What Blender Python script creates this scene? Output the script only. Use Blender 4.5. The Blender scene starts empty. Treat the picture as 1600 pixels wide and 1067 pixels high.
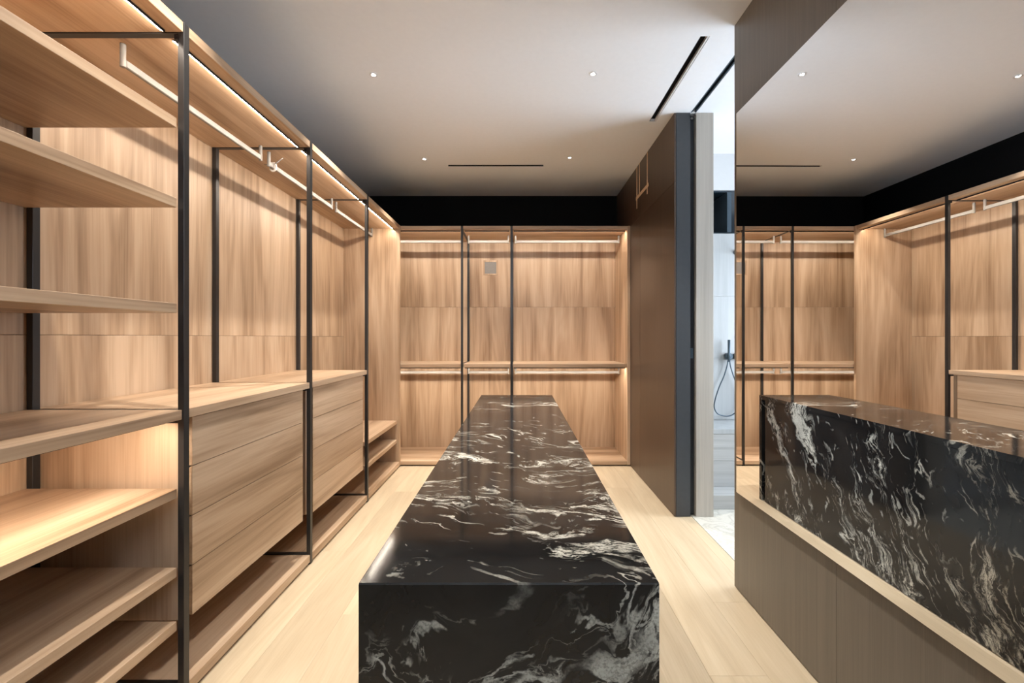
import bpy, bmesh, math, random
from mathutils import Vector, Matrix
random.seed(7)
S = bpy.context.scene
C = S.collection

# ------------------------------------------------------------------ camera, world, exposure
F_PX, VPX, VPY = 680.0, 811.0, 527.0          # focal length and vanishing point in 1600x1067 px
CAM_H = 1.40
cam_d = bpy.data.cameras.new('camera')
cam_d.sensor_width = 36.0
cam_d.lens = F_PX / 1600 * 36.0
cam_d.shift_x = -(VPX - 800) / 1600
cam_d.shift_y = -(533.5 - VPY) / 1600
cam_d.clip_start = 0.02
cam = bpy.data.objects.new('camera', cam_d)
C.objects.link(cam)
cam.location = (0, 0, CAM_H)
cam.rotation_euler = (math.pi / 2, 0, 0)
S.camera = cam

W = bpy.data.worlds.new('world'); S.world = W; W.use_nodes = True
bg = W.node_tree.nodes['Background']
bg.inputs[0].default_value = (0.76, 0.87, 1.0, 1)       # daylight sky outside the windows
bg.inputs[1].default_value = 8.0

S.view_settings.view_transform = 'Standard'
S.view_settings.look = 'None'
S.view_settings.gamma = 1.0
S.view_settings.exposure = 1.06
S.view_settings.use_curve_mapping = False
S.cycles.use_denoising = True
S.cycles.max_bounces = 12
S.cycles.diffuse_bounces = 6
S.cycles.glossy_bounces = 6
S.cycles.sample_clamp_indirect = 6.0
S.cycles.blur_glossy = 1.0

LED_COL = (1.0, 0.885, 0.75)
LED_POWER = 50.0            # emission strength of the cabinet strips
SPOT_COL = (1.0, 0.955, 0.89)
SPOT_W = 76.0

# key dimensions ----------------------------------------------------
XL, XR = -1.925, 1.21       # left wall, right wall face
YB = 5.385                  # back wall
YN = -1.6                   # wall behind the camera
ZC = 3.15                   # ceiling
XF = -1.286                 # front plane of left wardrobe
YF = 4.725                  # front plane of back wardrobe
ZT = 2.61                   # wardrobe top

# window portals (daylight)
def portal(name, loc, rot, sx, sy):
    l = bpy.data.lights.new(name, 'AREA'); l.shape = 'RECTANGLE'; l.size = sx; l.size_y = sy
    l.cycles.is_portal = True
    o = bpy.data.objects.new(name, l); C.objects.link(o); o.location = loc; o.rotation_euler = rot
portal('window_portal', (3.22, 2.9, 1.6), (0, math.pi / 2, 0), 1.5, 1.7)
portal('window_portal', (0, YN - 0.02, 2.575), (math.pi / 2, 0, math.pi), 1.8, 0.75)  # serves the added window behind the camera

# ------------------------------------------------------------------ node helpers
def new_mat(name):
    m = bpy.data.materials.new(name); m.use_nodes = True
    nt = m.node_tree; b = nt.nodes['Principled BSDF']
    return m, nt, b
def N(nt, t, **kw):
    n = nt.nodes.new(t)
    for k, v in kw.items():
        if k.startswith('i_'):
            n.inputs[k[2:].replace('_', ' ')].default_value = v
        else:
            setattr(n, k, v)
    return n
def ramp(nt, stops, interp='LINEAR'):
    r = nt.nodes.new('ShaderNodeValToRGB'); cr = r.color_ramp; cr.interpolation = interp
    while len(cr.elements) > 1: cr.elements.remove(cr.elements[-1])
    cr.elements[0].position = stops[0][0]; cr.elements[0].color = (*stops[0][1], 1)
    for p, c in stops[1:]:
        e = cr.elements.new(p); e.color = (*c, 1)
    return r
def g(v): return (v, v, v)

def obj_coords(nt):
    tc = N(nt, 'ShaderNodeTexCoord'); oi = N(nt, 'ShaderNodeObjectInfo')
    mul = N(nt, 'ShaderNodeVectorMath', operation='SCALE'); mul.inputs[0].default_value = (13.7, 7.3, 9.1)
    nt.links.new(oi.outputs['Random'], mul.inputs['Scale'])
    add = N(nt, 'ShaderNodeVectorMath', operation='ADD')
    nt.links.new(tc.outputs['Object'], add.inputs[0]); nt.links.new(mul.outputs[0], add.inputs[1])
    return add.outputs[0], oi

def wood(name, axis, cols, across=9.0, along=0.55, fine=0.25, rough=0.42, vary=0.10, bump=0.02, coat=0.0, distort=0.9, n2w=0.34, span=(0.34, 0.66)):
    """streaky veneer; axis = grain direction, cols = dark, mid, light"""
    m, nt, b = new_mat(name); L = nt.links
    vec, oi = obj_coords(nt)
    def mapped(ac, al):
        sc = [ac, ac, ac]; sc['xyz'.index(axis)] = al
        mp = N(nt, 'ShaderNodeMapping'); mp.inputs['Scale'].default_value = sc
        L.new(vec, mp.inputs['Vector']); return mp.outputs[0]
    n1 = N(nt, 'ShaderNodeTexNoise', i_Scale=1.0, i_Detail=3.0, i_Roughness=0.55, i_Distortion=distort)
    L.new(mapped(across, along), n1.inputs['Vector'])
    n2 = N(nt, 'ShaderNodeTexNoise', i_Scale=1.0, i_Detail=4.0, i_Roughness=0.65, i_Distortion=0.3)
    L.new(mapped(across * 7, along * 2.2), n2.inputs['Vector'])
    n3 = N(nt, 'ShaderNodeTexNoise', i_Scale=1.0, i_Detail=2.0)
    L.new(mapped(across * 28, along * 9), n3.inputs['Vector'])
    mix = N(nt, 'ShaderNodeMix', data_type='FLOAT'); mix.inputs[0].default_value = n2w
    L.new(n1.outputs[0], mix.inputs[2]); L.new(n2.outputs[0], mix.inputs[3])
    mix2 = N(nt, 'ShaderNodeMix', data_type='FLOAT'); mix2.inputs[0].default_value = fine
    L.new(mix.outputs[0], mix2.inputs[2]); L.new(n3.outputs[0], mix2.inputs[3])
    r = ramp(nt, [(span[0], cols[0]), ((span[0] + span[1]) / 2, cols[1]), (span[1], cols[2])])
    L.new(mix2.outputs[0], r.inputs[0])
    mr = N(nt, 'ShaderNodeMapRange'); mr.inputs['To Min'].default_value = 1 - vary; mr.inputs['To Max'].default_value = 1 + vary
    L.new(oi.outputs['Random'], mr.inputs['Value'])
    hs = N(nt, 'ShaderNodeHueSaturation'); L.new(mr.outputs[0], hs.inputs['Value']); L.new(r.outputs[0], hs.inputs['Color'])
    L.new(hs.outputs[0], b.inputs['Base Color'])
    b.inputs['Roughness'].default_value = rough
    b.inputs['Coat Weight'].default_value = coat
    if bump:
        bp = N(nt, 'ShaderNodeBump'); bp.inputs['Strength'].default_value = bump; bp.inputs['Distance'].default_value = 0.002
        L.new(n3.outputs[0], bp.inputs['Height']); L.new(bp.outputs[0], b.inputs['Normal'])
    return m

ELM = ((0.285, 0.172, 0.096), (0.465, 0.312, 0.194), (0.59, 0.422, 0.282))
M = {}
for ax in 'xyz':
    M['wood_' + ax] = wood('elm_veneer_' + ax, ax, ELM, across=4.2, along=0.36, fine=0.14, distort=1.5, vary=0.04, n2w=0.27, span=(0.36, 0.62))
OAK = ((0.45, 0.345, 0.222), (0.545, 0.43, 0.287), (0.62, 0.505, 0.35))
M['oak'] = wood('pale_oak_plank', 'y', OAK, across=6, along=0.6, rough=0.38, vary=0.09, fine=0.18, distort=2.4, n2w=0.2, span=(0.28, 0.70))
DARK = ((0.062, 0.038, 0.024), (0.078, 0.049, 0.032), (0.096, 0.062, 0.041))
M['dark_wood'] = wood('dark_stained_veneer', 'z', DARK, across=26, along=0.5, rough=0.36, vary=0.05, fine=0.4)
TAUPE = ((0.135, 0.110, 0.084), (0.168, 0.138, 0.106), (0.198, 0.165, 0.128))
M['taupe'] = wood('taupe_veneer', 'z', TAUPE, across=40, along=0.6, rough=0.40, vary=0.04, fine=0.45)
STRI = ((0.36, 0.32, 0.275), (0.47, 0.43, 0.375), (0.54, 0.50, 0.44))
M['stone_z'] = wood('striated_stone_vertical', 'z', STRI, across=12, along=0.4, rough=0.35, vary=0.03, fine=0.2)
STRG = ((0.36, 0.355, 0.34), (0.47, 0.465, 0.45), (0.54, 0.535, 0.52))
M['stone_x'] = wood('striated_stone_horizontal', 'x', STRG, across=14, along=0.4, rough=0.35, vary=0.03, fine=0.2)
PALE = ((0.36, 0.37, 0.37), (0.42, 0.43, 0.43), (0.47, 0.48, 0.48))
M['stone_pale'] = wood('pale_stone_tile', 'z', PALE, across=9, along=0.5, rough=0.3, vary=0.03, fine=0.2)

def plain(name, col, rough=0.5, metal=0.0, mottle=0.04, scale=30, coat=0.0, spec=0.5):
    m, nt, b = new_mat(name); L = nt.links
    vec, oi = obj_coords(nt)
    n = N(nt, 'ShaderNodeTexNoise', i_Scale=float(scale), i_Detail=3.0); L.new(vec, n.inputs['Vector'])
    r = ramp(nt, [(0.3, tuple(c * (1 - mottle) for c in col)), (0.7, tuple(min(1, c * (1 + mottle)) for c in col))])
    L.new(n.outputs[0], r.inputs[0]); L.new(r.outputs[0], b.inputs['Base Color'])
    b.inputs['Roughness'].default_value = rough; b.inputs['Metallic'].default_value = metal
    b.inputs['Coat Weight'].default_value = coat
    b.inputs['Specular IOR Level'].default_value = spec
    return m
M['ceiling'] = plain('white_ceiling_paint', (0.83, 0.85, 0.87), 0.7, mottle=0.01)
M['white'] = plain('white_paint', (0.68, 0.68, 0.68), 0.5, mottle=0.01)
M['black'] = plain('black_wall_paint', (0.0045, 0.0042, 0.0042), 0.8, mottle=0.05, spec=0.12)
M['bronze'] = plain('dark_bronze_metal', (0.045, 0.042, 0.040), 0.38, 0.55)
M['blackmetal'] = plain('black_metal', (0.012, 0.013, 0.016), 0.4, 0.3)
M['nickel'] = plain('champagne_rail_finish', (0.25, 0.228, 0.205), 0.5, 0.25)
M['gunmetal'] = plain('gunmetal_brass', (0.075, 0.105, 0.13), 0.35, 0.6)
M['greyplate'] = plain('grey_plate', (0.22, 0.20, 0.185), 0.5)
M['tape'] = plain('tan_masking_tape', (0.70, 0.52, 0.35), 0.75, mottle=0.08)
M['clear'] = plain('milky_plastic', (0.72, 0.68, 0.62), 0.3)
M['darkglass'] = plain('dark_blue_niche_lining', (0.010, 0.022, 0.034), 0.25, coat=0.3)
M['graphite'] = plain('graphite_lacquer', (0.044, 0.047, 0.051), 0.4)
M['plinth'] = plain('dark_plinth', (0.02, 0.016, 0.012), 0.6)
M['bathfloor'] = None

def emit(name, col, s):
    m, nt, b = new_mat(name)
    b.inputs['Base Color'].default_value = (0.8, 0.8, 0.8, 1)
    b.inputs['Emission Color'].default_value = (*col, 1); b.inputs['Emission Strength'].default_value = s
    return m
M['led'] = emit('led_diffuser', LED_COL, LED_POWER)
M['lens'] = emit('downlight_lens', (1, 0.92, 0.82), 25.0)

m, nt, b = new_mat('mirror_silver')
b.inputs['Base Color'].default_value = (0.86, 0.86, 0.86, 1); b.inputs['Metallic'].default_value = 1; b.inputs['Roughness'].default_value = 0.0
M['mirror'] = m
m, nt, b = new_mat('window_glass')
b.inputs['Base Color'].default_value = (1, 1, 1, 1); b.inputs['Roughness'].default_value = 0.0
b.inputs['Transmission Weight'].default_value = 1; b.inputs['IOR'].default_value = 1.02
M['glass'] = m

def marble():
    m, nt, b = new_mat('black_granite_white_veins'); L = nt.links
    tc = N(nt, 'ShaderNodeTexCoord')
    # world-like coordinates (all slabs share the island origin): block cut from one stone
    geo = N(nt, 'ShaderNodeNewGeometry')
    vec = geo.outputs['Position']
    # rotate into the bedding: u across the layers, v and w within them
    n = Vector((0.30, 1.0, -0.42)).normalized()
    v = Vector((1.0, -0.30, 0)).normalized(); w = n.cross(v)
    def dot(a):
        d = N(nt, 'ShaderNodeVectorMath', operation='DOT_PRODUCT'); d.inputs[1].default_value = a
        L.new(vec, d.inputs[0]); return d.outputs['Value']
    comb = N(nt, 'ShaderNodeCombineXYZ')
    for i, a in enumerate((n, v, w)): L.new(dot(a), comb.inputs[i])
    bed = comb.outputs[0]
    def noise(vin, scale, detail, rough=0.55, dist=0.0, col=False):
        t = N(nt, 'ShaderNodeTexNoise', i_Scale=scale, i_Detail=detail, i_Roughness=rough, i_Distortion=dist)
        L.new(vin, t.inputs['Vector']); return t.outputs[1 if col else 0]
    def mapv(vin, sc, loc=(0, 0, 0)):
        mp = N(nt, 'ShaderNodeMapping'); mp.inputs['Scale'].default_value = sc; mp.inputs['Location'].default_value = loc
        L.new(vin, mp.inputs['Vector']); return mp.outputs[0]
    def warp(vin, amt, scale, detail):
        c = noise(vin, scale, detail, col=True)
        sub = N(nt, 'ShaderNodeVectorMath', operation='SUBTRACT'); sub.inputs[1].default_value = (0.5, 0.5, 0.5); L.new(c, sub.inputs[0])
        s = N(nt, 'ShaderNodeVectorMath', operation='SCALE'); s.inputs['Scale'].default_value = amt; L.new(sub.outputs[0], s.inputs[0])
        a = N(nt, 'ShaderNodeVectorMath', operation='ADD'); L.new(vin, a.inputs[0]); L.new(s.outputs[0], a.inputs[1]); return a.outputs[0]
    w1 = warp(bed, 0.50, 1.8, 3.0)
    w2 = warp(w1, 0.055, 14.0, 4.0)
    def math_(op, a, bb=None, clamp=False):
        q = N(nt, 'ShaderNodeMath', operation=op, use_clamp=clamp)
        for i, x in enumerate((a, bb)):
            if x is None: continue
            if isinstance(x, (int, float)): q.inputs[i].default_value = x
            else: L.new(x, q.inputs[i])
        return q.outputs[0]
    def sstep(x, lo, hi):
        q = N(nt, 'ShaderNodeMapRange', interpolation_type='SMOOTHSTEP'); q.inputs['From Min'].default_value = lo; q.inputs['From Max'].default_value = hi
        L.new(x, q.inputs['Value']); return q.outputs[0]
    # broad cloudy patches of quartz, stretched along the bedding, ragged edges
    big = noise(mapv(w2, (5.2, 1.35, 1.35), (0.35, 0, 0)), 1.0, 3.0, 0.55, 0.3)
    fine = noise(mapv(w2, (44, 14, 14), (2, 3, 4)), 1.0, 6.0, 0.68, 0.3)
    big2 = math_('ADD', big, math_('MULTIPLY', math_('SUBTRACT', fine, 0.5), 0.46))
    patch = sstep(big2, 0.583, 0.645)
    near = sstep(big, 0.50, 0.565)
    # dark threads inside patches
    thr = noise(mapv(w2, (26, 7, 7), (3, 1, 5)), 1.0, 3.0, 0.6, 0.8)
    rid = math_('ABSOLUTE', math_('SUBTRACT', thr, 0.5))
    threads = sstep(rid, 0.010, 0.045)
    patch = math_('MULTIPLY', patch, math_('ADD', math_('MULTIPLY', threads, 0.85), 0.15))
    # fine veins: ridges of stretched noise, masked to zones
    def veins(sc, loc, w_, dist):
        fv = noise(mapv(w2, sc, loc), 1.0, 3.0, 0.55, dist)
        rg = math_('ABSOLUTE', math_('SUBTRACT', fv, 0.5))
        return math_('SUBTRACT', 1.0, sstep(rg, w_ * 0.2, w_))
    zone = sstep(noise(mapv(w1, (2.6, 1.1, 1.1), (1, 8, 3)), 1.0, 2.0), 0.50, 0.60)
    brk = sstep(noise(mapv(w2, (14, 6, 6), (4, 4, 4)), 1.0, 3.0), 0.43, 0.60)
    va = math_('MULTIPLY', veins((13, 2.3, 2.3), (7, 2, 9), 0.022, 0.5), math_('MAXIMUM', zone, near))
    vb_ = math_('MULTIPLY', veins((30, 7, 7), (1, 5, 2), 0.030, 0.8), near)
    vein = math_('MULTIPLY', math_('MAXIMUM', va, math_('MULTIPLY', vb_, 0.8)), brk)
    # small flecks
    fl = noise(mapv(w2, (34, 11, 11), (2, 6, 1)), 1.0, 2.0, 0.5, 0.3)
    fleck = math_('MULTIPLY', sstep(fl, 0.655, 0.73), 0.55)
    tot = math_('MAXIMUM', math_('MAXIMUM', patch, math_('MULTIPLY', vein, 0.85)), fleck)
    grain = noise(vec, 170.0, 3.0, 0.7)
    tot = math_('MULTIPLY', tot, math_('ADD', math_('MULTIPLY', sstep(grain, 0.34, 0.56), 0.5), 0.5))
    hue = noise(mapv(w2, (12, 4, 4), (5, 5, 5)), 1.0, 2.0)
    r = ramp(nt, [(0.35, (0.37, 0.35, 0.30)), (0.65, (0.62, 0.59, 0.50))]); L.new(hue, r.inputs[0])
    base = ramp(nt, [(0.3, (0.0075, 0.0072, 0.0072)), (0.7, (0.020, 0.019, 0.018))]); L.new(noise(mapv(w2, (10, 3, 3)), 1.0, 4.0), base.inputs[0])
    mx = N(nt, 'ShaderNodeMix', data_type='RGBA'); L.new(tot, mx.inputs[0]); L.new(base.outputs[0], mx.inputs[6]); L.new(r.outputs[0], mx.inputs[7])
    L.new(mx.outputs[2], b.inputs['Base Color'])
    b.inputs['Roughness'].default_value = 0.09; b.inputs['IOR'].default_value = 1.43
    return m
M['marble'] = marble()

def bathfloor():
    m, nt, b = new_mat('white_marble_floor'); L = nt.links
    vec, oi = obj_coords(nt)
    n = N(nt, 'ShaderNodeTexNoise', i_Scale=9.0, i_Detail=5.0, i_Distortion=1.4); L.new(vec, n.inputs['Vector'])
    r = ramp(nt, [(0.40, (0.66, 0.63, 0.55)), (0.5, (0.54, 0.51, 0.44)), (0.56, (0.68, 0.65, 0.57))]); L.new(n.outputs[0], r.inputs[0])
    L.new(r.outputs[0], b.inputs['Base Color']); b.inputs['Roughness'].default_value = 0.2
    return m
M['bathfloor'] = bathfloor()

# ------------------------------------------------------------------ geometry helpers
def thing(name, label, cat, loc=(0, 0, 0), group=None):
    o = bpy.data.objects.new(name, None); C.objects.link(o); o.location = loc; o.empty_display_size = 0.05
    o['label'] = label; o['category'] = cat
    if group: o['group'] = group
    return o
def tag(o, label, cat, group=None):
    o['label'] = label; o['category'] = cat
    if group: o['group'] = group
    return o
def struct(o, label):
    o['kind'] = 'structure'; o['label'] = label
    return o
def wloc(o):
    v = Vector((0, 0, 0))
    while o is not None:
        v += o.location; o = o.parent
    return v
def link(name, me, mat, parent=None, world=(0, 0, 0)):
    o = bpy.data.objects.new(name, me); C.objects.link(o)
    if mat is not None: me.materials.append(M[mat] if isinstance(mat, str) else mat)
    if parent is not None:
        o.parent = parent; o.location = Vector(world) - wloc(parent)
    else:
        o.location = world
    return o
def box(name, x0, x1, y0, y1, z0, z1, mat, parent=None, bev=0.0012):
    c = Vector(((x0 + x1) / 2, (y0 + y1) / 2, (z0 + z1) / 2))
    bm = bmesh.new(); bmesh.ops.create_cube(bm, size=1.0)
    bmesh.ops.scale(bm, vec=(abs(x1 - x0), abs(y1 - y0), abs(z1 - z0)), verts=bm.verts)
    if bev:
        bev = min(bev, min(abs(x1 - x0), abs(y1 - y0), abs(z1 - z0)) * 0.3)
        bmesh.ops.bevel(bm, geom=bm.edges[:], offset=bev, segments=1, affect='EDGES', profile=0.5)
    me = bpy.data.meshes.new(name); bm.to_mesh(me); bm.free()
    return link(name, me, mat, parent, c)
def mesh_from(name, verts, faces, mat, parent=None, world=(0, 0, 0), smooth=False):
    me = bpy.data.meshes.new(name); me.from_pydata([Vector(v) - Vector(world) for v in verts], [], faces); me.update()
    bm = bmesh.new(); bm.from_mesh(me); bmesh.ops.recalc_face_normals(bm, faces=bm.faces); bm.to_mesh(me); bm.free()
    if smooth:
        for p in me.polygons: p.use_smooth = True
    return link(name, me, mat, parent, world)
def plate(name, axis, a0, a1, b0, b1, t0, t1, holes, mat, parent=None):
    """slab with rectangular holes. axis: the thin axis. (a,b) = the other two in xyz order."""
    As = sorted({a0, a1, *[h[0] for h in holes], *[h[1] for h in holes]}); Bs = sorted({b0, b1, *[h[2] for h in holes], *[h[3] for h in holes]})
    def solid(i, j):
        if i < 0 or j < 0 or i >= len(As) - 1 or j >= len(Bs) - 1: return False
        ca, cb = (As[i] + As[i + 1]) / 2, (Bs[j] + Bs[j + 1]) / 2
        return not any(h[0] < ca < h[1] and h[2] < cb < h[3] for h in holes)
    vid = {}; verts = []; faces = []
    def V(i, j, t):
        k = (i, j, t)
        if k not in vid:
            p = [As[i], Bs[j]]; p.insert('xyz'.index(axis), (t0, t1)[t]); vid[k] = len(verts); verts.append(p)
        return vid[k]
    for i in range(len(As) - 1):
        for j in range(len(Bs) - 1):
            if not solid(i, j): continue
            for t in (0, 1): faces.append((V(i, j, t), V(i + 1, j, t), V(i + 1, j + 1, t), V(i, j + 1, t)))
            for di, dj, e in ((-1, 0, ((i, j), (i, j + 1))), (1, 0, ((i + 1, j), (i + 1, j + 1))), (0, -1, ((i, j), (i + 1, j))), (0, 1, ((i, j + 1), (i + 1, j + 1)))):
                if not solid(i + di, j + dj):
                    (p, q), (r, s) = e
                    faces.append((V(p, q, 0), V(r, s, 0), V(r, s, 1), V(p, q, 1)))
    return mesh_from(name, verts, faces, mat, parent)
def tube(name, pts, r, mat, parent=None, seg=12, world=(0, 0, 0), caps=True):
    pts = [Vector(p) for p in pts]; verts = []; faces = []
    up = None
    for i, p in enumerate(pts):
        d = (pts[min(i + 1, len(pts) - 1)] - pts[max(i - 1, 0)]).normalized()
        if up is None: up = d.orthogonal().normalized()
        up = (up - d * up.dot(d)).normalized(); sd = d.cross(up)
        rr = r[i] if isinstance(r, (list, tuple)) else r
        for k in range(seg):
            a = 2 * math.pi * k / seg; verts.append(p + up * (rr * math.cos(a)) + sd * (rr * math.sin(a)))
    for i in range(len(pts) - 1):
        for k in range(seg):
            k2 = (k + 1) % seg; faces.append((i * seg + k, i * seg + k2, (i + 1) * seg + k2, (i + 1) * seg + k))
    if caps:
        faces.append(tuple(range(seg))); faces.append(tuple((len(pts) - 1) * seg + k for k in range(seg)))
    o = mesh_from(name, verts, faces, mat, parent, world)
    for p in o.data.polygons: p.use_smooth = len(p.vertices) == 4
    return o

# ------------------------------------------------------------------ floor
fl = box('floor', XL, 1.350, YN, YB, -0.08, -0.016, 'plinth', bev=0)
struct(fl, 'pale oak plank floor of the dressing room')
xs = []; x = XL + 0.02; pw = 0.236
edges = [1.348] + [1.267 - 0.24 * k for k in range(15)]
edges = [e for e in edges if e > XL + 0.03] + [XL]
offs = [0.35, 1.35, 0.85, 1.75, 0.1, 1.1, 0.6, 1.55, 0.3, 1.25, 0.75, 1.9, 0.5, 1.4, 0.2]
plank_meshes = {}
for i in range(len(edges) - 1):
    x1, x0 = edges[i], edges[i + 1]
    cuts = [YN]; y = YN + offs[i] + 0.3
    while y < YB - 0.3: cuts.append(y); y += 2.25
    cuts.append(YB)
    for a, bb in zip(cuts[:-1], cuts[1:]):
        box('plank', x0 + 0.0002, x1 - 0.0002, a + 0.0002, bb - 0.0002, -0.015, 0.0, 'oak', fl, bev=0.0006)

bf = box('floor', 1.352, 3.2, 0.5, 4.15, -0.08, 0.0, 'bathfloor', bev=0)
struct(bf, 'white marble floor of the bathroom beyond the sliding door')

# ------------------------------------------------------------------ walls
struct(box('wall_left', XL - 0.12, XL, YN, YB + 0.12, -0.08, ZC, 'black', bev=0), 'black painted wall behind and above the long left wardrobe')
struct(box('wall_back', XL, 1.334, YB, YB + 0.12, -0.08, ZC, 'black', bev=0), 'black painted far wall above the end wardrobe')
wn = plate('wall_front', 'y', XL, 3.32, -0.08, ZC, YN - 0.12, YN, [(-0.9, 0.9, 2.2, 2.95)], 'dark_wood'); struct(wn, 'dark wood wall with an added high window behind the viewer')

# far right wall: dark veneer panels, its end forms the door jamb
wr = box('wall_right', XR + 0.014, 1.334, 3.404, YB, 0.0, ZC, 'plinth', bev=0); struct(wr, 'dark stained wood panelled wall beside the sliding door')
g_ = 0.0012
for (y0, y1) in ((3.392, 4.353), (4.353, YB)):
    box('panel', XR, XR + 0.0135, y0 + g_ * (y0 > 3.5), y1 - g_, 0.004, 2.606, 'dark_wood', wr, bev=0.0008)
    box('panel', XR, XR + 0.0135, y0 + g_ * (y0 > 3.5), y1 - g_, 2.609, ZC - 0.001, 'dark_wood', wr, bev=0.0008)
box('panel', XR + 0.0145, 1.334, 3.390, 3.4035, 0.004, ZC - 0.001, 'graphite', wr, bev=0.0008)['label'] = 'graphite grey end panel of the dark wall'

# near right wall: taupe veneer panels above and below the mirror
Y2 = 2.445
wm = box('wall_right', XR + 0.014, 1.334, YN, Y2 - 0.014, 0.0, ZC, 'plinth', bev=0); struct(wm, 'taupe wood panelled wall carrying the big mirror')
MZ0, MZ1, MY1 = 0.553, 2.625, 2.383
for (y0, y1) in ((YN, -0.6), (-0.6, 0.53), (0.53, 1.66), (1.66, Y2)):
    e = 0 if y1 == Y2 else g_
    box('panel', XR, XR + 0.0135, y0, y1 - e, 0.006, MZ0 - 0.002, 'taupe', wm, bev=0.0008)
    box('panel', XR, XR + 0.0135, y0, y1 - e, MZ1 + 0.002, ZC - 0.001, 'taupe', wm, bev=0.0008)
box('panel', XR, XR + 0.0135, MY1 + 0.002, Y2, MZ0 - 0.001, MZ1 + 0.001, 'taupe', wm, bev=0.0008)
box('panel', XR + 0.0145, 1.334, Y2 - 0.0135, Y2, 0.004, ZC - 0.001, 'taupe', wm, bev=0.0008)

# pocket side wall (striated stone) and bathroom shell
BW = 4.15
wp = box('wall_pocket', 1.381, 1.516, 3.392, BW - 0.001, 0.001, ZC - 0.001, 'stone_z', bev=0.001); struct(wp, 'pale striated stone door jamb on the bathroom side')
ws = plate('wall_shower', 'y', 1.5175, 3.2, 0.0, 2.39, BW, BW + 0.12, [], 'stone_pale'); struct(ws, 'pale stone shower wall carrying the hand shower')
for xx in (1.52, 2.12, 2.72):
    for z0, z1 in ((0.62, 1.20), (1.20, 1.79), (1.79, 2.388)):
        box('tile', xx + 0.001, min(xx + 0.6, 3.19) - 0.001, BW - 0.008, BW - 0.0005, z0 + 0.0008, z1 - 0.0008, 'stone_pale', ws, bev=0.0006)
struct(box('wall_bathroom_upper', 1.5175, 3.2, BW, BW + 0.12, 2.806, ZC, 'white', bev=0), 'white plaster strip above the dark shower niche')
# niche lining
nl = plate('wall_niche', 'y', 1.5175, 3.2, 2.3905, 2.8055, BW + 0.40, BW + 0.42, [], 'darkglass'); struct(nl, 'dark lined high niche in the shower wall')
box('niche_top', 1.5175, 3.2, BW + 0.02, BW + 0.40, 2.79, 2.8055, 'darkglass', nl, bev=0)
box('niche_sill', 1.5175, 3.2, BW + 0.02, BW + 0.40, 2.3905, 2.405, 'darkglass', nl, bev=0)
box('niche_side', 1.99, 2.03, BW + 0.01, BW + 0.39, 2.406, 2.789, 'gunmetal', nl, bev=0)
box('niche_side', 1.5175, 1.53, BW + 0.01, BW + 0.39, 2.406, 2.789, 'darkglass', nl, bev=0)
struct(plate('wall_bathroom_right', 'x', 0.5, BW + 0.12, -0.08, ZC, 3.2, 3.3, [(2.05, 3.75, 0.85, 2.35)], 'white'), 'white bathroom wall with the daylight window')
struct(box('wall_bathroom_near', 1.336, 3.2, 0.38, 0.5, 0.0, ZC, 'white', bev=0), 'white wall at the near end of the bathroom')
def window(name, axis, p, a0, a1, z0, z1, label):
    o = bpy.data.objects.new(name, None); C.objects.link(o)
    def bx(n, a, b_, c, d, t, mat):
        if axis == 'x': return box(n, p - t, p + t, a, b_, c, d, mat, o)
        return box(n, a, b_, p - t, p + t, c, d, mat, o)
    w_ = 0.05
    bx('window_frame', a0, a1, z0, z0 + w_, 0.03, 'blackmetal'); bx('window_frame', a0, a1, z1 - w_, z1, 0.03, 'blackmetal')
    for a in (a0, (a0 + a1) / 2 - w_ / 2, a1 - w_): bx('window_frame', a, a + w_, z0 + w_, z1 - w_, 0.03, 'blackmetal')
    struct(o, label); return o
window('window_1', 'x', 3.25, 2.05, 3.75, 0.85, 2.35, 'tall black framed bathroom window')

window('window_fill', 'y', YN - 0.06, -0.9, 0.9, 2.2, 2.95, 'unseen black framed window added high behind the viewer for daylight')  # unseen window, added to bring cool daylight onto the ceiling

# ------------------------------------------------------------------ ceiling with slots
vA = (-0.725, 0.250, 4.420, 4.460)          # x0,x1,y0,y1
vB = (1.055, 1.110, 2.530, 3.530)
trk = (1.336, 1.379, Y2 - 1.0, 3.389)
ce = plate('ceiling', 'z', XL - 0.12, 3.3, YN - 0.12, YB + 0.12, ZC, ZC + 0.12, [vA, vB, trk], 'ceiling')
struct(ce, 'white plaster ceiling with slots and small downlights')

def slot_vent(label, r, along):
    x0, x1, y0, y1 = r
    t = thing('slot_vent', label, 'air vent', ((x0 + x1) / 2, (y0 + y1) / 2, ZC), 'ceiling slot vents')
    e = 0.0015
    box('back_plate', x0 + e, x1 - e, y0 + e, y1 - e, ZC + 0.022, ZC + 0.03, 'black', t, bev=0)
    if along == 'y':
        box('reveal', x1 - 0.012, x1 - e, y0 + e, y1 - e, ZC + 0.002, ZC + 0.0215, 'white', t, bev=0.0005)
        box('blade', x0 + e, x0 + 0.006, y0 + e, y1 - e, ZC + 0.004, ZC + 0.0215, 'blackmetal', t, bev=0.0005)
    else:
        box('reveal', x0 + e, x1 - e, y1 - 0.006, y1 - e, ZC + 0.002, ZC + 0.0215, 'blackmetal', t, bev=0.0005)
        box('blade', x0 + e, x1 - e, y0 + e, y0 + 0.006, ZC + 0.004, ZC + 0.0215, 'blackmetal', t, bev=0.0005)
slot_vent('thin dark slot vent in the ceiling parallel to the end wardrobe', vA, 'x')
slot_vent('long dark slot vent in the ceiling near the sliding door', vB, 'y')

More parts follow.
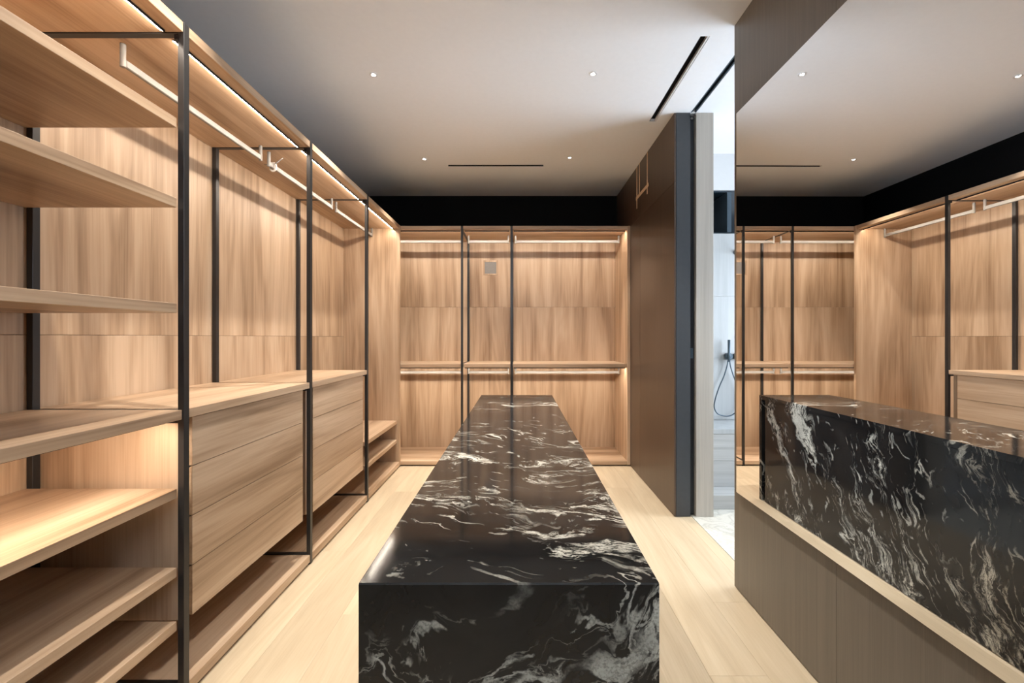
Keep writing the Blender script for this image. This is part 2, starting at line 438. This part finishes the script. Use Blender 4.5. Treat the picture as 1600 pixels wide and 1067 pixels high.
t = thing('door_track', 'black recessed sliding door track in the ceiling above the bathroom doorway', 'door track', (1.357, 2.4, ZC))
box('channel', trk[0] + 0.001, trk[1] - 0.001, trk[2] + 0.001, trk[3] - 0.001, ZC + 0.05, ZC + 0.06, 'blackmetal', t, bev=0)
for xx in (trk[0] + 0.001, trk[1] - 0.011):
    box('rail', xx, xx + 0.010, trk[2] + 0.001, trk[3] - 0.001, ZC + 0.001, ZC + 0.048, 'gunmetal', t, bev=0.0008)

t = thing('pocket_door', 'black edged sliding door tucked into its wall pocket', 'door', (1.357, 3.43, 0.0))
box('door_leaf', 1.340, 1.375, 3.425, 4.14, 0.006, ZC - 0.012, 'blackmetal', t)
box('edge_pull', 1.3465, 1.3685, 3.418, 3.4248, 1.235, 1.315, 'gunmetal', t)
tube('roller', [(1.357, 3.417, ZC - 0.030), (1.357, 3.4245, ZC - 0.030)], 0.009, 'nickel', t, world=(1.357, 3.42, ZC - 0.03))

# ------------------------------------------------------------------ downlights
def downlight(x, y, label):
    t = thing('downlight', label, 'downlight', (x, y, ZC), 'recessed ceiling downlights')
    r0, r1, n = 0.016, 0.026, 20
    verts = []; faces = []
    for (r, z) in ((r1, 0.0), (r1, -0.003), (r0, -0.003), (r0 * 0.8, 0.0)):
        for k in range(n):
            a = 2 * math.pi * k / n; verts.append((x + r * math.cos(a), y + r * math.sin(a), ZC + z - 0.0003))
    for q in range(3):
        for k in range(n):
            k2 = (k + 1) % n; faces.append((q * n + k, q * n + k2, (q + 1) * n + k2, (q + 1) * n + k))
    mesh_from('trim_ring', verts, faces, 'white', t, (x, y, ZC))
    box('baffle', x - 0.013, x + 0.013, y - 0.013, y - 0.006, ZC - 0.0045, ZC - 0.0032, 'blackmetal', t, bev=0)
    vs = [(x, y, ZC - 0.0035)] + [(x + 0.012 * math.cos(2 * math.pi * k / n), y + 0.012 * math.sin(2 * math.pi * k / n), ZC - 0.0012) for k in range(n)]
    mesh_from('lens', vs, [(0, 1 + k, 1 + (k + 1) % n) for k in range(n)], 'lens', t, (x, y, ZC))
    l = bpy.data.lights.new('downlight_beam', 'SPOT'); l.energy = SPOT_W; l.color = SPOT_COL
    l.spot_size = math.radians(82); l.spot_blend = 0.55; l.shadow_soft_size = 0.018
    o = bpy.data.objects.new('downlight_beam', l); C.objects.link(o); o.parent = t; o.location = (0, 0, -0.02)
downlight(-0.97, 2.90, 'small bright downlight on the left of the ceiling, towards the long wardrobe')
downlight(0.492, 2.89, 'small bright downlight in the middle of the ceiling, nearest the door slot vent')
downlight(0.492, 4.234, 'small downlight at the far end of the ceiling, right of the thin slot vent')
downlight(-0.93, 4.27, 'small downlight at the far end of the ceiling, seen in the mirror')
downlight(-0.97, 1.55, 'small downlight just above the picture, on the wardrobe side')
downlight(0.492, 1.55, 'small downlight just above the picture, on the mirror side')

# ------------------------------------------------------------------ wardrobe parts
PB = -1.893                      # face of back panels on the left
PT = 0.014                       # half thickness of a frame in the run direction
frames_left = [0.672, 1.684, 2.696, 3.706]
FRB = 4.690                      # face of far end panel
def led_left(parent, y0, y1, ztop, d0):
    """aluminium strip set in the soffit, lens turned to the back panel"""
    x = XF - d0
    sec = [(x, ztop - 0.0006), (x, ztop - 0.0115), (x - 0.0012, ztop - 0.0115), (x - 0.0012, ztop - 0.0090), (x - 0.018, ztop - 0.0006)]
    vs = [(p[0], yy, p[1]) for yy in (y0, y1) for p in sec]
    o = mesh_from('led_strip', vs, [(0, 1, 2, 3, 4), (5, 6, 7, 8, 9)] + [(i, (i + 1) % 5, 5 + (i + 1) % 5, 5 + i) for i in range(5)], 'blackmetal', parent, (x, (y0 + y1) / 2, ztop))
    n = Vector((-0.5, 0, -0.866)) * 0.0006
    lv = [Vector((p[0], yy, p[1])) + n for yy in (y0 + 0.004, y1 - 0.004) for p in (sec[3], sec[4])]
    mesh_from('diffuser', lv, [(0, 1, 3, 2)], 'led', o, (x, (y0 + y1) / 2, ztop))
def led_back(parent, x0, x1, ztop, d0):
    y = YF + d0
    sec = [(y, ztop - 0.0006), (y, ztop - 0.0115), (y + 0.0012, ztop - 0.0115), (y + 0.0012, ztop - 0.0090), (y + 0.018, ztop - 0.0006)]
    vs = [(xx, p[0], p[1]) for xx in (x0, x1) for p in sec]
    o = mesh_from('led_strip', vs, [(0, 1, 2, 3, 4), (5, 6, 7, 8, 9)] + [(i, (i + 1) % 5, 5 + (i + 1) % 5, 5 + i) for i in range(5)], 'blackmetal', parent, ((x0 + x1) / 2, y, ztop))
    n = Vector((0, 0.5, -0.866)) * 0.0006
    lv = [Vector((xx, p[0], p[1])) + n for xx in (x0 + 0.004, x1 - 0.004) for p in (sec[3], sec[4])]
    mesh_from('diffuser', lv, [(0, 1, 3, 2)], 'led', o, ((x0 + x1) / 2, y, ztop))
def bracket(parent, x, y, z0, z1):
    """flattened drop bracket of a rail: rounded vertical post"""
    n = 14; vs = []; fs = []
    for z in (z0, z1):
        for k in range(n):
            a = 2 * math.pi * k / n; vs.append((x + 0.010 * math.cos(a), y + 0.010 * math.sin(a), z))
    for k in range(n): fs.append((k, (k + 1) % n, n + (k + 1) % n, n + k))
    fs += [tuple(range(n)), tuple(range(n, 2 * n))]
    return mesh_from('bracket', vs, fs, 'nickel', parent, (x, y, (z0 + z1) / 2))

def left_unit(y0, y1, label, rail=True, end=False):
    """y0..y1 clear width between the frames"""
    t = thing('wardrobe_unit', label, 'wardrobe', (XF - 0.3, (y0 + y1) / 2, 0.0), 'bays of the long left wardrobe')
    e = 0.001
    box('plinth', PB + 0.02, XF - 0.03, y0 + e, y1 - e, 0.0005, 0.0145, 'plinth', t, bev=0)
    box('base_panel', PB + e, XF - 0.002, y0 + e, y1 - e, 0.015, 0.060, 'wood_y', t)
    box('top_panel', PB + e, XF - 0.002, y0 + e, y1 - e, 2.570, ZT, 'wood_y', t)
    box('back_panel', PB - 0.022, PB, y0 - PT + e, y1 + PT - e, 0.006, 1.409, 'wood_z', t)
    box('back_panel', PB - 0.022, PB, y0 - PT + e, y1 + PT - e, 1.4105, ZT, 'wood_z', t)
    led_left(t, y0 + 0.012, y1 - 0.012, 2.570, 0.062)
    if rail:
        xr = -1.580
        r = box('hanging_rail', xr - 0.008, xr + 0.008, y0 + 0.045, y1 - 0.030, 2.482, 2.512, 'nickel', t, bev=0.003)
        bracket(r, xr, y0 + 0.038, 2.478, 2.5695); bracket(r, xr, y1 - 0.022, 2.478, 2.5695)
    if end:
        box('end_panel', PB + e, XF + 0.0, y1, y1 + 0.034, 0.015, ZT, 'wood_z', t)
    return t
def shelf(t, y0, y1, z, th=0.037, xf=-1.312, name='shelf'):
    return box(name, PB + 0.001, xf, y0 + 0.0015, y1 - 0.0015, z - th, z, 'wood_y', t)

U = []
bounds = [(frames_left[0] + PT, frames_left[1] - PT), (frames_left[1] + PT, frames_left[2] - PT), (frames_left[2] + PT, frames_left[3] - PT), (frames_left[3] + PT, FRB)]
labels = ['open shelving bay nearest the camera with stacked wooden shelves',
          'second wardrobe bay with hanging rail above the larger chest of drawers',
          'third wardrobe bay with hanging rail above the farther chest of drawers',
          'tall wardrobe bay in the far left corner with two low shoe shelves']
for (a, b_), lb in zip(bounds, labels):
    U.append(left_unit(a, b_, lb, rail=(lb is not labels[0]), end=(lb is labels[3])))
a, b_ = bounds[0]
box('end_panel', PB + 0.001, XF, a - 0.034, a, 0.015, ZT, 'wood_z', U[0])  # unseen near panel, added to block light and darken these shelves
for z in (2.240, 1.934, 1.530): shelf(U[0], a, b_, z)
cs = shelf(U[0], a, b_, 1.122, 0.037, xf=-1.292)
for z in (0.820, 0.518, 0.312): shelf(U[0], a, b_, z, 0.036)
led_left(U[0], a + 0.03, b_ - 0.03, 1.085, 0.05)
a, b_ = bounds[3]
for z in (0.505, 0.300): shelf(U[3], a, b_, z, 0.036, xf=-1.314)

def frame(yc, label, x0=PB + 0.002):
    t = thing('upright_frame', label, 'metal frame', (XF - 0.3, yc, 0.0), 'black upright frames of the left wardrobe')
    y0, y1 = yc - PT + 0.0002, yc + PT - 0.0002
    box('front_post', XF - 0.024, XF, y0, y1, 0.0005, ZT, 'bronze', t)
    box('rear_post', x0, x0 + 0.024, y0, y1, 0.0005, ZT - 0.0, 'bronze', t)
    box('top_bar', x0 + 0.0245, XF - 0.0245, y0, y1, 2.566, ZT - 0.001, 'bronze', t)
    box('bottom_bar', x0 + 0.0245, XF - 0.0245, y0, y1, 0.0005, 0.066, 'bronze', t)
    box('corner_bracket', XF - 0.042, XF - 0.0245, y0 + 0.004, y1 - 0.004, 2.548, 2.5655, 'blackmetal', t)
    # cross rail that carries the counter
    if yc > 1.0: box('shelf_rail', x0 + 0.0245, XF - 0.0245, y0, y1, 1.070, 1.119, 'bronze', t)
    return t
for yc, lb in zip(frames_left[1:], ['slim black metal frame between the open shelves and the first drawers',
                                'slim black metal frame between the two chests of drawers',
                                'slim black metal frame between the far drawers and the shoe shelves']):
    frame(yc, lb)

def chest(y0, y1, label):
    t = thing('drawer_chest', label, 'drawers', (XF - 0.3, (y0 + y1) / 2, 0.297), 'wooden drawer chests in the left wardrobe')
    e = 0.0015
    box('countertop', PB + e, -1.290, y0 + e, y1 - e, 1.086, 1.122, 'wood_y', t)
    cy0, cy1 = y0 + 0.004, y1 - 0.004
    box('side_panel', PB + 0.01, -1.330, cy0, cy0 + 0.03, 0.292, 1.0855, 'wood_z', t)
    box('side_panel', PB + 0.01, -1.330, cy1 - 0.03, cy1, 0.292, 1.0855, 'wood_z', t)
    box('bottom_panel', PB + 0.01, -1.335, cy0 + 0.031, cy1 - 0.031, 0.298, 0.316, 'wood_y', t)
    fy0, fy1 = y0 + 0.034, y1 - 0.066
    zs = [0.297, 0.4945, 0.692, 0.8895, 1.084]
    for k in range(4):
        z0, z1 = zs[k] + (0.001 if k else 0), zs[k + 1] - 0.0018
        # front with a finger bevel along its top edge
        xf, xb = -1.300, -1.321
        sec = [(xf, z0), (xf, z1), (xf - 0.005, z1), (xb, z1 - 0.012), (xb, z0)]
        vs = [(p[0], yy, p[1]) for yy in (fy0, fy1) for p in sec]
        fs = [(0, 1, 2, 3, 4), (5, 6, 7, 8, 9)] + [(i, (i + 1) % 5, 5 + (i + 1) % 5, 5 + i) for i in range(5)]
        d = mesh_from('drawer', vs, fs, 'wood_y', t, (xf - 0.01, (fy0 + fy1) / 2, (z0 + z1) / 2))
        box('drawer_box', PB + 0.03, xb - 0.001, cy0 + 0.034, min(fy1, cy1 - 0.034) - 0.001, z0 + 0.022, z1 - 0.02, 'wood_y', d, bev=0)
    return t
chest(*bounds[1], 'larger four drawer wooden chest nearest the camera in the left wardrobe')
chest(*bounds[2], 'farther four drawer wooden chest beside the far corner bay')

# forgotten clip on the second rail
cx, cy, cz = -1.580, bounds[2][0] + 0.085, 2.490
t = thing('rail_clip', 'milky plastic clip hooked round the rail in the third wardrobe bay', 'clip', (cx, cy, cz))
ring = [(cx + 0.020 * math.cos(a), cy, cz + 0.004 + 0.026 * math.sin(a)) for a in [2 * math.pi * k / 18 for k in range(19)]]
tube('loop', ring, 0.006, 'clear', t, 8, (cx, cy, cz), caps=False)
tube('tail', [(cx + 0.012, cy - 0.002, cz + 0.02), (cx + 0.035, cy + 0.004, cz + 0.042), (cx + 0.058, cy + 0.01, cz + 0.066)], [0.005, 0.0035, 0.002], 'greyplate', t, 8, (cx, cy, cz))
tube('tail', [(cx + 0.008, cy - 0.006, cz + 0.0), (cx - 0.02, cy - 0.012, cz + 0.012), (cx - 0.045, cy - 0.02, cz + 0.012)], [0.005, 0.0035, 0.002], 'greyplate', t, 8, (cx, cy, cz))

# ------------------------------------------------------------------ back wardrobe
BBP = 5.335                       # face of its back panels
posts_x = [-0.620, -0.082]
PXH = 0.012
XE0, XE1 = -1.900, 1.176          # inner faces of the end panels
def back_unit(x0, x1, label, endl=False, endr=False):
    t = thing('wardrobe_unit', label, 'wardrobe', ((x0 + x1) / 2, YF + 0.3, 0.0), 'bays of the end wardrobe')
    e = 0.001
    box('plinth', x0 + e, x1 - e, YF + 0.03, BBP - 0.02, 0.0005, 0.0145, 'plinth', t, bev=0)
    box('base_panel', x0 + e, x1 - e, YF + 0.002, BBP - e, 0.015, 0.056, 'wood_x', t)
    box('top_panel', x0 + e, x1 - e, YF + 0.002, BBP - e, 2.570, ZT, 'wood_x', t)
    pl = x0 - (0.0 if endl else PXH) + e; pr = x1 + (0.0 if endr else PXH) - e
    box('back_panel', pl, pr, BBP, BBP + 0.022, 0.006, 1.769, 'wood_z', t)
    box('back_panel', pl, pr, BBP, BBP + 0.022, 1.7705, ZT, 'wood_z', t)
    led_back(t, x0 + 0.012, x1 - 0.012, 2.570, 0.045)
    s = box('shelf', x0 + 0.003, x1 - 0.003, YF + 0.012, BBP - e, 1.071, 1.110, 'wood_x', t)
    led_back(t, x0 + 0.012, x1 - 0.012, 1.071, 0.045)
    yr = YF + 0.285
    for z in (2.486, 0.984):
        r = box('hanging_rail', x0 + 0.036, x1 - 0.036, yr - 0.008, yr + 0.008, z, z + 0.030, 'nickel', t, bev=0.003)
        top = 2.5695 if z > 2 else 1.0705
        bracket(r, x0 + 0.029, yr, z - 0.004, top); bracket(r, x1 - 0.029, yr, z - 0.004, top)
    if endl: box('end_panel', x0 - 0.034, x0, YF + 0.002, BBP, 0.015, ZT, 'wood_z', t)
    if endr: box('end_panel', x1, XR - 0.001, YF + 0.0, BBP, 0.015, ZT, 'wood_z', t)
    return t
back_unit(XE0, posts_x[0] - PXH, 'left bay of the end wardrobe with two rails and a middle shelf')
bu2 = back_unit(posts_x[0] + PXH, posts_x[1] - PXH, 'narrow middle bay of the end wardrobe with the grey square plate')
back_unit(posts_x[1] + PXH, XE1, 'wide right bay of the end wardrobe against the dark wall', endr=True)
for xc, lb in zip(posts_x, ['slim black metal frame left of the narrow middle bay', 'slim black metal frame right of the narrow middle bay']):
    t = thing('upright_frame', lb, 'metal frame', (xc, YF + 0.3, 0.0), 'black upright frames of the end wardrobe')
    x0, x1 = xc - PXH + 0.0002, xc + PXH - 0.0002
    box('front_post', x0, x1, YF, YF + 0.024, 0.0005, ZT, 'bronze', t)
    box('rear_post', x0, x1, BBP - 0.026, BBP - 0.002, 0.0005, ZT, 'bronze', t)
    box('top_bar', x0, x1, YF + 0.0245, BBP - 0.0265, 2.566, ZT - 0.001, 'bronze', t)
    box('bottom_bar', x0, x1, YF + 0.0245, BBP - 0.0265, 0.0005, 0.060, 'bronze', t)
    box('shelf_rail', x0 + 0.002, x1 - 0.002, YF + 0.0245, BBP - 0.0265, 1.076, 1.106, 'bronze', t)
    box('corner_bracket', x0 + 0.003, x1 - 0.003, YF + 0.0245, YF + 0.042, 2.548, 2.5655, 'blackmetal', t)

# grey square plate on the back panel of the middle bay
t = thing('access_plate', 'grey square access plate on the back panel of the middle bay', 'plate', (-0.349, BBP - 0.006, 2.164))
px, pz, h = -0.349, 2.254, 0.089
fr = plate('frame', 'y', px - h, px + h, pz - h, pz + h, BBP - 0.010, BBP - 0.0006, [(px - h + 0.018, px + h - 0.018, pz - h + 0.014, pz + h - 0.020)], 'wood_z', t)
fr.location = Vector((0, 0, 0)) - wloc(t)
box('plate', px - h + 0.0185, px + h - 0.0185, BBP - 0.004, BBP - 0.0006, pz - h + 0.0145, pz + h - 0.0205, 'greyplate', t, bev=0.0005)

# ------------------------------------------------------------------ island
IX0, IX1, IY0, IY1, IZ = -0.326, 0.285, 0.884, 3.769, 0.900
t = thing('dressing_island', 'long black granite dressing island with white veins in the middle of the room', 'island', ((IX0 + IX1) / 2, (IY0 + IY1) / 2, 0.0))
TH = 0.034
def slab(name, sec):
    vs = [(xx, p[0], p[1]) for xx in (IX0, IX1) for p in sec]; n = len(sec)
    return mesh_from(name, vs, [tuple(range(n)), tuple(range(n, 2 * n))] + [(q, (q + 1) % n, n + (q + 1) % n, n + q) for q in range(n)], 'marble', t, (0, sum(p[0] for p in sec) / n, sum(p[1] for p in sec) / n))
ch = 0.0028
slab('top_slab', [(IY0, IZ - ch), (IY0 + ch, IZ), (IY1 - ch, IZ), (IY1, IZ - ch), (IY1 - TH, IZ - TH), (IY0 + TH, IZ - TH)])
slab('end_slab', [(IY0, 0.002), (IY0, IZ - ch), (IY0 + TH, IZ - TH), (IY0 + TH, 0.002)])
slab('end_slab', [(IY1, 0.002), (IY1, IZ - ch), (IY1 - TH, IZ - TH), (IY1 - TH, 0.002)])
box('core', IX0 + 0.045, IX1 - 0.045, IY0 + TH + 0.001, IY1 - TH - 0.001, 0.002, IZ - TH - 0.001, 'blackmetal', t, bev=0)
for xa, xb in ((IX0 + 0.004, IX0 + 0.034), (IX1 - 0.034, IX1 - 0.004)):
    box('side_panel', xa, xb, IY0 + TH + 0.003, IY1 - TH - 0.045, 0.004, IZ - TH - 0.002, 'marble', t, bev=0.0008)

# ------------------------------------------------------------------ mirror
MX0 = 1.190
t = thing('wall_mirror', 'huge frameless mirror on the taupe panelled wall', 'mirror', (MX0, 1.0, MZ0))
YM0 = -1.2
dx = math.tan(math.radians(0.30)) * (MY1 - YM0)
vs = [(MX0, MY1, MZ0), (MX0 + dx * 0.7, YM0, MZ0), (MX0 + dx * 0.7, YM0, MZ1), (MX0, MY1, MZ1)]
mesh_from('glass', vs, [(0, 1, 2, 3)], 'mirror', t, (MX0, 1.0, 1.6))
bx = 0.0008
vb = [(MX0 + bx, MY1, MZ0), (MX0 + dx * 0.7 + bx, YM0, MZ0), (MX0 + dx * 0.7 + bx, YM0, MZ1), (MX0 + bx, MY1, MZ1)]
vw = [(XR + 0.013, y, z) for (_, y, z) in vb]
mesh_from('backing', vb + vw, [(0, 1, 2, 3), (4, 5, 6, 7), (0, 1, 5, 4), (1, 2, 6, 5), (2, 3, 7, 6), (3, 0, 4, 7)], 'bronze', t, (MX0 + 0.01, 1.0, 1.6))

# ------------------------------------------------------------------ masking tape on the dark wall
t = thing('tape_outline', 'tan masking tape strips stuck high on the dark wall below the ceiling', 'tape', (XR - 0.001, 4.28, 2.83))
def strip(y0, y1, z0, z1, k): box('tape_strip', XR - 0.0012 - 0.0006 * k, XR - 0.0004 - 0.0006 * k, y0, y1, z0, z1, 'tape', t, bev=0)
strip(4.452, 4.482, 2.722, ZC - 0.003, 0)
strip(4.356, 4.384, 2.815, ZC - 0.003, 0)
strip(4.092, 4.118, 2.752, ZC - 0.003, 0)
strip(4.060, 4.500, 2.812, 2.846, 1)

# ------------------------------------------------------------------ bathroom fittings
st = box('shower_step', 1.5175, 3.19, 3.54, 3.739, 0.001, 0.115, 'stone_x', bev=0.002); tag(st, 'grey striated stone step at the foot of the shower bench', 'step')
bn = thing('shower_bench', 'grey striated stone shower bench under the hand shower', 'bench', (2.3, 3.94, 0.0))
for k in range(5):
    z0 = 0.001 + k * 0.1136
    box('stone_course', 1.5175, 3.19, 3.741, BW - 0.010, z0, z0 + 0.1128, 'stone_x', bn, bev=0.0008)
box('seat_slab', 1.5175, 3.19, 3.736, BW - 0.010, 0.570, 0.612, 'stone_pale', bn, bev=0.002)

s_b = F_PX / (BW - 0.06)
def bp(px_, py_, y=BW - 0.05):
    s = F_PX / y; return ((px_ - VPX) / s, y, CAM_H - (py_ - VPY) / s)
t = thing('hand_shower', 'slim gunmetal hand shower with hanging hose on the pale stone wall', 'hand shower', bp(1139, 557, BW - 0.02))
X0, _, Z0 = bp(1139.5, 557)
tube('wall_outlet', [(X0, BW - 0.0085, Z0), (X0, BW - 0.055, Z0), (X0, BW - 0.060, Z0)], [0.033, 0.033, 0.028], 'gunmetal', t, 24, (X0, BW, Z0))
XH, _, ZH = bp(1137.3, 531)
tube('wand', [(XH, BW - 0.072, Z0 - 0.05), (XH, BW - 0.072, Z0 + 0.02), (XH, BW - 0.072, ZH)], [0.008, 0.012, 0.012], 'gunmetal', t, 14, (XH, BW, Z0))
hp = [(1137, 563), (1136, 572), (1131, 588), (1124, 604), (1118, 622), (1116, 636), (1121, 646), (1130, 649.5), (1138, 650), (1146, 647), (1154, 638), (1156, 622), (1152, 604), (1145, 584), (1141, 570), (1140.5, 560)]
pts = [Vector(bp(a, b_, BW - 0.045)) for a, b_ in hp]
sm = []
for i in range(len(pts) - 1):
    p0, p1, p2, p3 = pts[max(i - 1, 0)], pts[i], pts[i + 1], pts[min(i + 2, len(pts) - 1)]
    for q in range(5):
        u = q / 5
        sm.append(0.5 * ((2 * p1) + (p2 - p0) * u + (2 * p0 - 5 * p1 + 4 * p2 - p3) * u * u + (3 * p1 - p0 - 3 * p2 + p3) * u ** 3))
sm.append(pts[-1])
tube('hose', sm, 0.0055, 'gunmetal', t, 10, (X0, BW, Z0))
XV, _, ZV = bp(1152.5, 557)
t = thing('shower_valve', 'round gunmetal valve knob beside the hand shower', 'valve', (XV, BW - 0.02, ZV))
tube('knob', [(XV, BW - 0.0085, ZV), (XV, BW - 0.060, ZV), (XV, BW - 0.066, ZV)], [0.030, 0.030, 0.025], 'gunmetal', t, 24, (XV, BW, ZV))
tube('lever', [(XV + 0.02, BW - 0.052, ZV), (XV + 0.075, BW - 0.055, ZV)], [0.006, 0.005], 'gunmetal', t, 10, (XV, BW, ZV))
XV, _, ZV = bp(1153, 393)
t = thing('shower_spout', 'small gunmetal shower arm flange high on the stone wall', 'shower arm', (XV, BW - 0.02, ZV))
tube('flange', [(XV, BW - 0.0085, ZV), (XV, BW - 0.018, ZV)], [0.024, 0.022], 'gunmetal', t, 20, (XV, BW, ZV))
tube('arm', [(XV, BW - 0.018, ZV), (XV + 0.02, BW - 0.16, ZV), (XV + 0.04, BW - 0.30, ZV)], 0.009, 'gunmetal', t, 10, (XV, BW, ZV))
